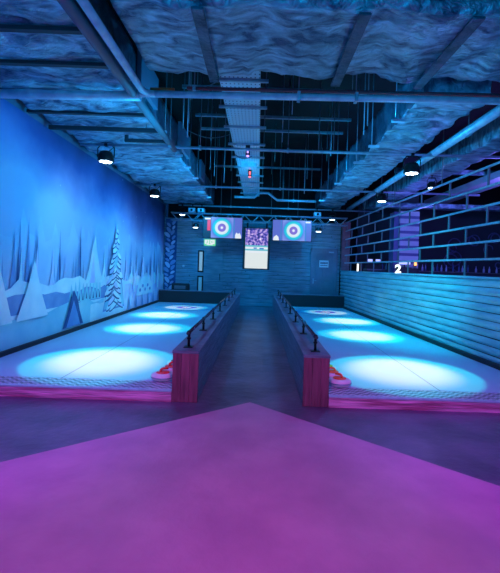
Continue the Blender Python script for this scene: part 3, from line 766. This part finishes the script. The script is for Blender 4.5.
# high struts in the void and bare rods
for y, z, x0, x1 in ((8.4, 5.15, -1.6, 2.1), (10.1, 5.2, -1.6, 2.15), (11.1, 5.2, -1.6, 2.15), (13.0, 5.2, -1.6, 2.15), (14.8, 5.1, -1.6, 2.1)):
    t = thing('ceiling_strut', (x0, y, z), {8.4: 'dull steel strut high in the dark void, nearest the front', 10.1: 'dull steel strut high in the dark void, second from front', 11.1: 'dull steel strut high in the dark void, middle one', 13.0: 'dull steel strut high in the dark void, second from back', 14.8: 'dull steel strut high in the dark void, furthest back'}[y], 'strut', 'struts in the ceiling void')
    MB().box(0, x1 - x0, -.03, .03, -.03, .03).build('channel', 'steel', t)
    for x in (.3, x1 - x0 - .3): MB().tube([(x, 0, .02), (x, 0, TOP - z)], .010, 6).build('hanger_rod', 'steel_dark', t)
random.seed(31)
for i in range(26):
    x = random.choice([random.uniform(-1.6, -.85), random.uniform(.25, 1.95), random.uniform(.25, 1.95)]); y = random.uniform(6.4, 15.5); zb = random.uniform(3.95, 4.7)
    o = MB().tube([(0, 0, 0), (0, 0, TOP - zb)], random.choice([.006, .009, .013]), 6).build('drop_rod', random.choice(['steel', 'steel_dark', 'steel']))
    o.location = (x, y, zb); tag(o, 'thin vertical rod hanging from the dark ceiling void', 'rod', 'thin rods hanging from the ceiling void')
# loose cables
for i, (a, c, sag) in enumerate((((-1.7, 7.2, 4.6), (-.7, 7.1, 4.75), .15), ((-1.65, 9.4, 4.6), (-.7, 9.3, 4.5), .12), ((-.6, 9.8, 4.2), (-.2, 9.9, 4.2), .08))):
    pts = [Vector(a).lerp(Vector(c), k / 12) - Vector((0, 0, sag * math.sin(PI * k / 12))) for k in range(13)]
    o = MB().tube(pts, .010, 6).build('loose_cable', 'steel_dark'); tag(o, ('slack cable looping towards the cable tray, nearest the front', 'slack cable looping towards the cable tray, further back', 'short cable loop hanging below the cable tray')[i], 'cable')

# ceiling services of the adjoining room
hung('ceiling_pipe', [(3.45, 5.7, 3.98), (3.5, 16.6, 3.98)], .075, 'steel_pale', 'pale pipe running front to back just right of the right duct', rods=[(3.47, 7, 3.98), (3.48, 12, 3.98)])
t = wrapped('insulated_duct', 4.15, 4.75, 5.8, 16.9, 4.05, 4.4, ['foil', 'foil'], .03, 'violet lit duct running front to back beyond the fence', seed=15, nx=8)
t = wrapped('insulated_duct', 3.95, 11.5, 14.1, 14.42, 3.76, 3.92, ['foil', 'foil'], .02, 'low flat violet lit duct crossing the room beyond the fence', seed=16, nx=6, step=.4, axis='x', sag=0)
t = wrapped('insulated_duct', 3.95, 11.5, 12.2, 12.4, 4.5, 4.62, ['foil', 'foil'], .01, 'thin upper duct crossing the room beyond the fence', seed=18, nx=6, step=.4, axis='x', sag=0)
t = MB().box(6.6, 7.3, 6, 16.9, 4.3, 4.5, .02).build('ceiling_beam', 'violet_panel'); tag(t, 'violet lit beam running front to back deeper in the next room', 'beam')

# ------------------------------------------------------------------ stage lights
def stage_light(loc, topz, label, sc=1.):
    t = thing('stage_light', loc, label, 'stage light', 'stage lights hanging over the lanes')
    r = .15 * sc
    MB().lathe([(r*.55, .20*sc), (r*.8, .18*sc), (r, .10*sc), (r*1.05, .02*sc), (r*1.05, 0), (r*.98, 0)], seg=24).build('housing', 'black', t)
    b = MB(); 
    MB().lathe([(.005, -.006), (r*.92, -.004), (r*.92, .001), (.005, .001)], seg=24).build('lens_plate', 'steel_dark', t)
    for k in range(7):
        a = k * PI / 3; rr = 0 if k == 6 else r * .58
        b.lathe([(.004, -.022), (r*.2, -.018), (r*.27, -.005), (.004, -.004)], (rr*math.cos(a), rr*math.sin(a), 0), 10)
    tag(b.build('led', 'lens', t), 'cluster of white glowing leds')
    pts = [(r*1.08, 0, .08*sc), (r*1.12, 0, .26*sc), (r*.7, 0, .33*sc), (-r*.7, 0, .33*sc), (-r*1.12, 0, .26*sc), (-r*1.08, 0, .08*sc)]
    MB().tube(pts, .012*sc, 8).build('yoke', 'black', t)
    h = topz - loc[2]
    MB().tube([(0, 0, .32*sc), (0, 0, h)], .014, 8).box(-.03, .03, -.045, .045, h - .03, h + .02).build('clamp', 'black', t)
    cb = [(0.05, 0, .2*sc), (.16*sc, .02, .30*sc), (.12*sc, .03, .38*sc), (-.06, .03, .39*sc), (-.12*sc, .0, .36*sc)]
    MB().tube(cb, .008, 6).build('cable', 'black', t)
stage_light((-3.08, 8.4, 3.60), 3.93, 'large black stage light over the left lane, nearest the mural front')
stage_light((-3.12, 12.5, 3.60), 3.93, 'black stage light over the left lane, farther along the mural')
stage_light((3.02, 8.34, 3.56), 3.93, 'large black stage light over the right lane, nearest the front')
stage_light((3.62, 12.43, 3.66), 3.93, 'black stage light over the right lane, farther along the fence')
stage_light((-2.95, 16.1, 3.50), 3.86, 'small stage light above the left end of the truss', .8)
stage_light((2.80, 16.1, 3.50), 3.86, 'small stage light above the right end of the truss', .8)
stage_light((-2.38, 15.8, 3.0), 3.26, 'small stage light hung from the truss, left of the ring screen', .75)
stage_light((2.25, 15.8, 3.0), 3.26, 'small stage light hung from the truss, right of the ring screen', .75)
stage_light((4.3, 10.5, 3.72), 4.06, 'small stage light hung beyond the fence on the right', .7)
# pale ceiling projectors at the truss
for i, (x, l) in enumerate(((-2.55, 'pale boxy projector above the truss, left and outermost'), (-2.2, 'pale boxy projector above the truss, left and innermost'), (2.2, 'pale boxy projector above the truss, right side'))):
    t = thing('projector', (x, 15.95, 3.58), l, 'projector', 'pale projectors above the truss')
    MB().box(-.13, .13, -.15, .15, 0, .15, .02).build('housing', 'steel_pale', t)
    MB().lathe([(.01, 0), (.045, 0), (.045, .02), (.01, .02)], (0, 0, 0), 14).build('lens', 'black', t).location = (0, -.15, .07)
    t.children[-1].rotation_euler = (PI/2, 0, 0)
    MB().tube([(0, .1, .15), (0, .1, .30)], .012, 8).box(-.02, .02, .08, .17, .24, .30).build('bracket', 'black', t)

# ------------------------------------------------------------------ lights
def spot(loc, tgt, col, p, deg, blend, r=.04):
    ld = bpy.data.lights.new('spot', 'SPOT'); ld.energy = p; ld.color = col; ld.spot_size = math.radians(deg); ld.spot_blend = blend; ld.shadow_soft_size = r
    o = bpy.data.objects.new('spot', ld); C.objects.link(o); o.location = loc
    o.rotation_euler = (Vector(tgt) - Vector(loc)).to_track_quat('-Z', 'Y').to_euler(); return o
def area(loc, tgt, col, p, sx, sy):
    ld = bpy.data.lights.new('area', 'AREA'); ld.energy = p; ld.color = col; ld.shape = 'RECTANGLE'; ld.size = sx; ld.size_y = sy
    o = bpy.data.objects.new('area', ld); C.objects.link(o); o.location = loc
    o.rotation_euler = (Vector(tgt) - Vector(loc)).to_track_quat('-Z', 'Y').to_euler(); return o
def point(loc, col, p, r=.05):
    ld = bpy.data.lights.new('point', 'POINT'); ld.energy = p; ld.color = col; ld.shadow_soft_size = r
    o = bpy.data.objects.new('point', ld); C.objects.link(o); o.location = loc; return o

BLUE = (.0, .36, 1.); CYAN = (.0, .95, .90)
for s in (-1, 1):
    for src, tgt, d1, k in (((s*2.75, 7.6, 3.5), (s*2.22, 6.25, ICE), 26, 1.), ((s*2.85, 9.0, 3.5), (s*2.42, 9.45, ICE), 24, .9), ((s*3.0, 12.2, 3.5), (s*2.62, 12.0, ICE), 24, .85), ((s*3.0, 13.6, 3.5), (s*2.5, 14.2, ICE), 24, .45)):
        spot(src, tgt, (1., .42, .20), 1150 * k, d1 + 3, .80)
        spot(src, tgt, CYAN, 520 * k, d1 + 8, .16, .02)
for s in (-1, 1):
    for y in (7.5, 11.5, 15.0):
        spot((s*2.0, y, 3.8), (s*2.3, y + .2, 0), BLUE, 170, 140, .8, .15)
spot((-1.5, 7.0, 3.7), (-3.8, 9.4, 1.1), (.26, .66, 1.), 230, 90, 1., .2)
spot((-1.4, 10.5, 3.7), (-3.8, 12.8, .9), (.24, .64, 1.), 200, 80, 1., .2)
spot((1.9, 8.0, 3.7), (3.8, 9.5, .6), (.0, .70, .95), 620, 75, 1., .15)
spot((1.9, 12.0, 3.7), (3.6, 12.5, .8), (.0, .60, 1.), 90, 75, 1., .15)
for s in (-1, 1):
    spot((s*2.4, 13.2, 3.7), (-s*.4, 16.9, 2.2), (.0, .42, .95), 300, 110, 1., .25)
area((0, -1.5, 2.4), (0, 9, 5.8), (.0, .42, 1.), 160, 5, 1.5)  # added blue fill behind the camera to lift the ceiling, no fixture
for s in (-1, 1):
    for y in (6.6, 10.5):
        spot((s*.9, y, 2.9), (s*3.0, y + .4, 4.1), (.0, .44, 1.), 260, 140, 1., .12)  # added unseen uplights for the ducts, floating without a fixture
spot((-.3, 8.5, 1.2), (-.3, 11.5, 4.3), (.0, .5, 1.), 900, 30, 1., .1)  # added unseen spot that brightens the cable tray from below
spot((0, 1.2, 4.0), (0, 3.6, .0), (1., .03, .52), 400, 74, .35, .2)
spot((-2.6, 2.2, 3.9), (-3.2, 4.2, .1), (.55, .0, 1.), 260, 74, .6, .2)
spot((2.6, 2.2, 3.9), (3.2, 4.2, .1), (.55, .0, 1.), 260, 74, .6, .2)
for s in (-1, 1):
    spot((s*2.3, 15.6, 3.0), (s*.74, 13.6, .6), (1., .03, .3), 110, 9, .6, .03)
for p, e in (((7.0, 11.0, 3.6), 160), ((4.9, 12.6, 2.4), 70), ((6.0, 6.0, 3.6), 90)):
    point(p, (.20, .16, 1.), e, .1)

w = bpy.data.worlds.new('world'); bpy.context.scene.world = w; w.use_nodes = True
w.node_tree.nodes['Background'].inputs['Color'].default_value = (.005, .06, .25, 1); w.node_tree.nodes['Background'].inputs['Strength'].default_value = .25

# ------------------------------------------------------------------ camera
cd = bpy.data.cameras.new('camera'); cam = bpy.data.objects.new('camera', cd); C.objects.link(cam)
cam.location = (.05, 0, 1.6); cam.rotation_euler = (PI/2, math.radians(-1.95), 0)
cd.sensor_width = 36; cd.lens = 420 / 573 * 36; cd.shift_x = -8.83 / 573; cd.shift_y = -19.8 / 573; cd.clip_end = 100
sc = bpy.context.scene; sc.camera = cam
sc.view_settings.view_transform = 'Standard'; sc.view_settings.look = 'None'; sc.view_settings.gamma = 1; sc.view_settings.exposure = 0
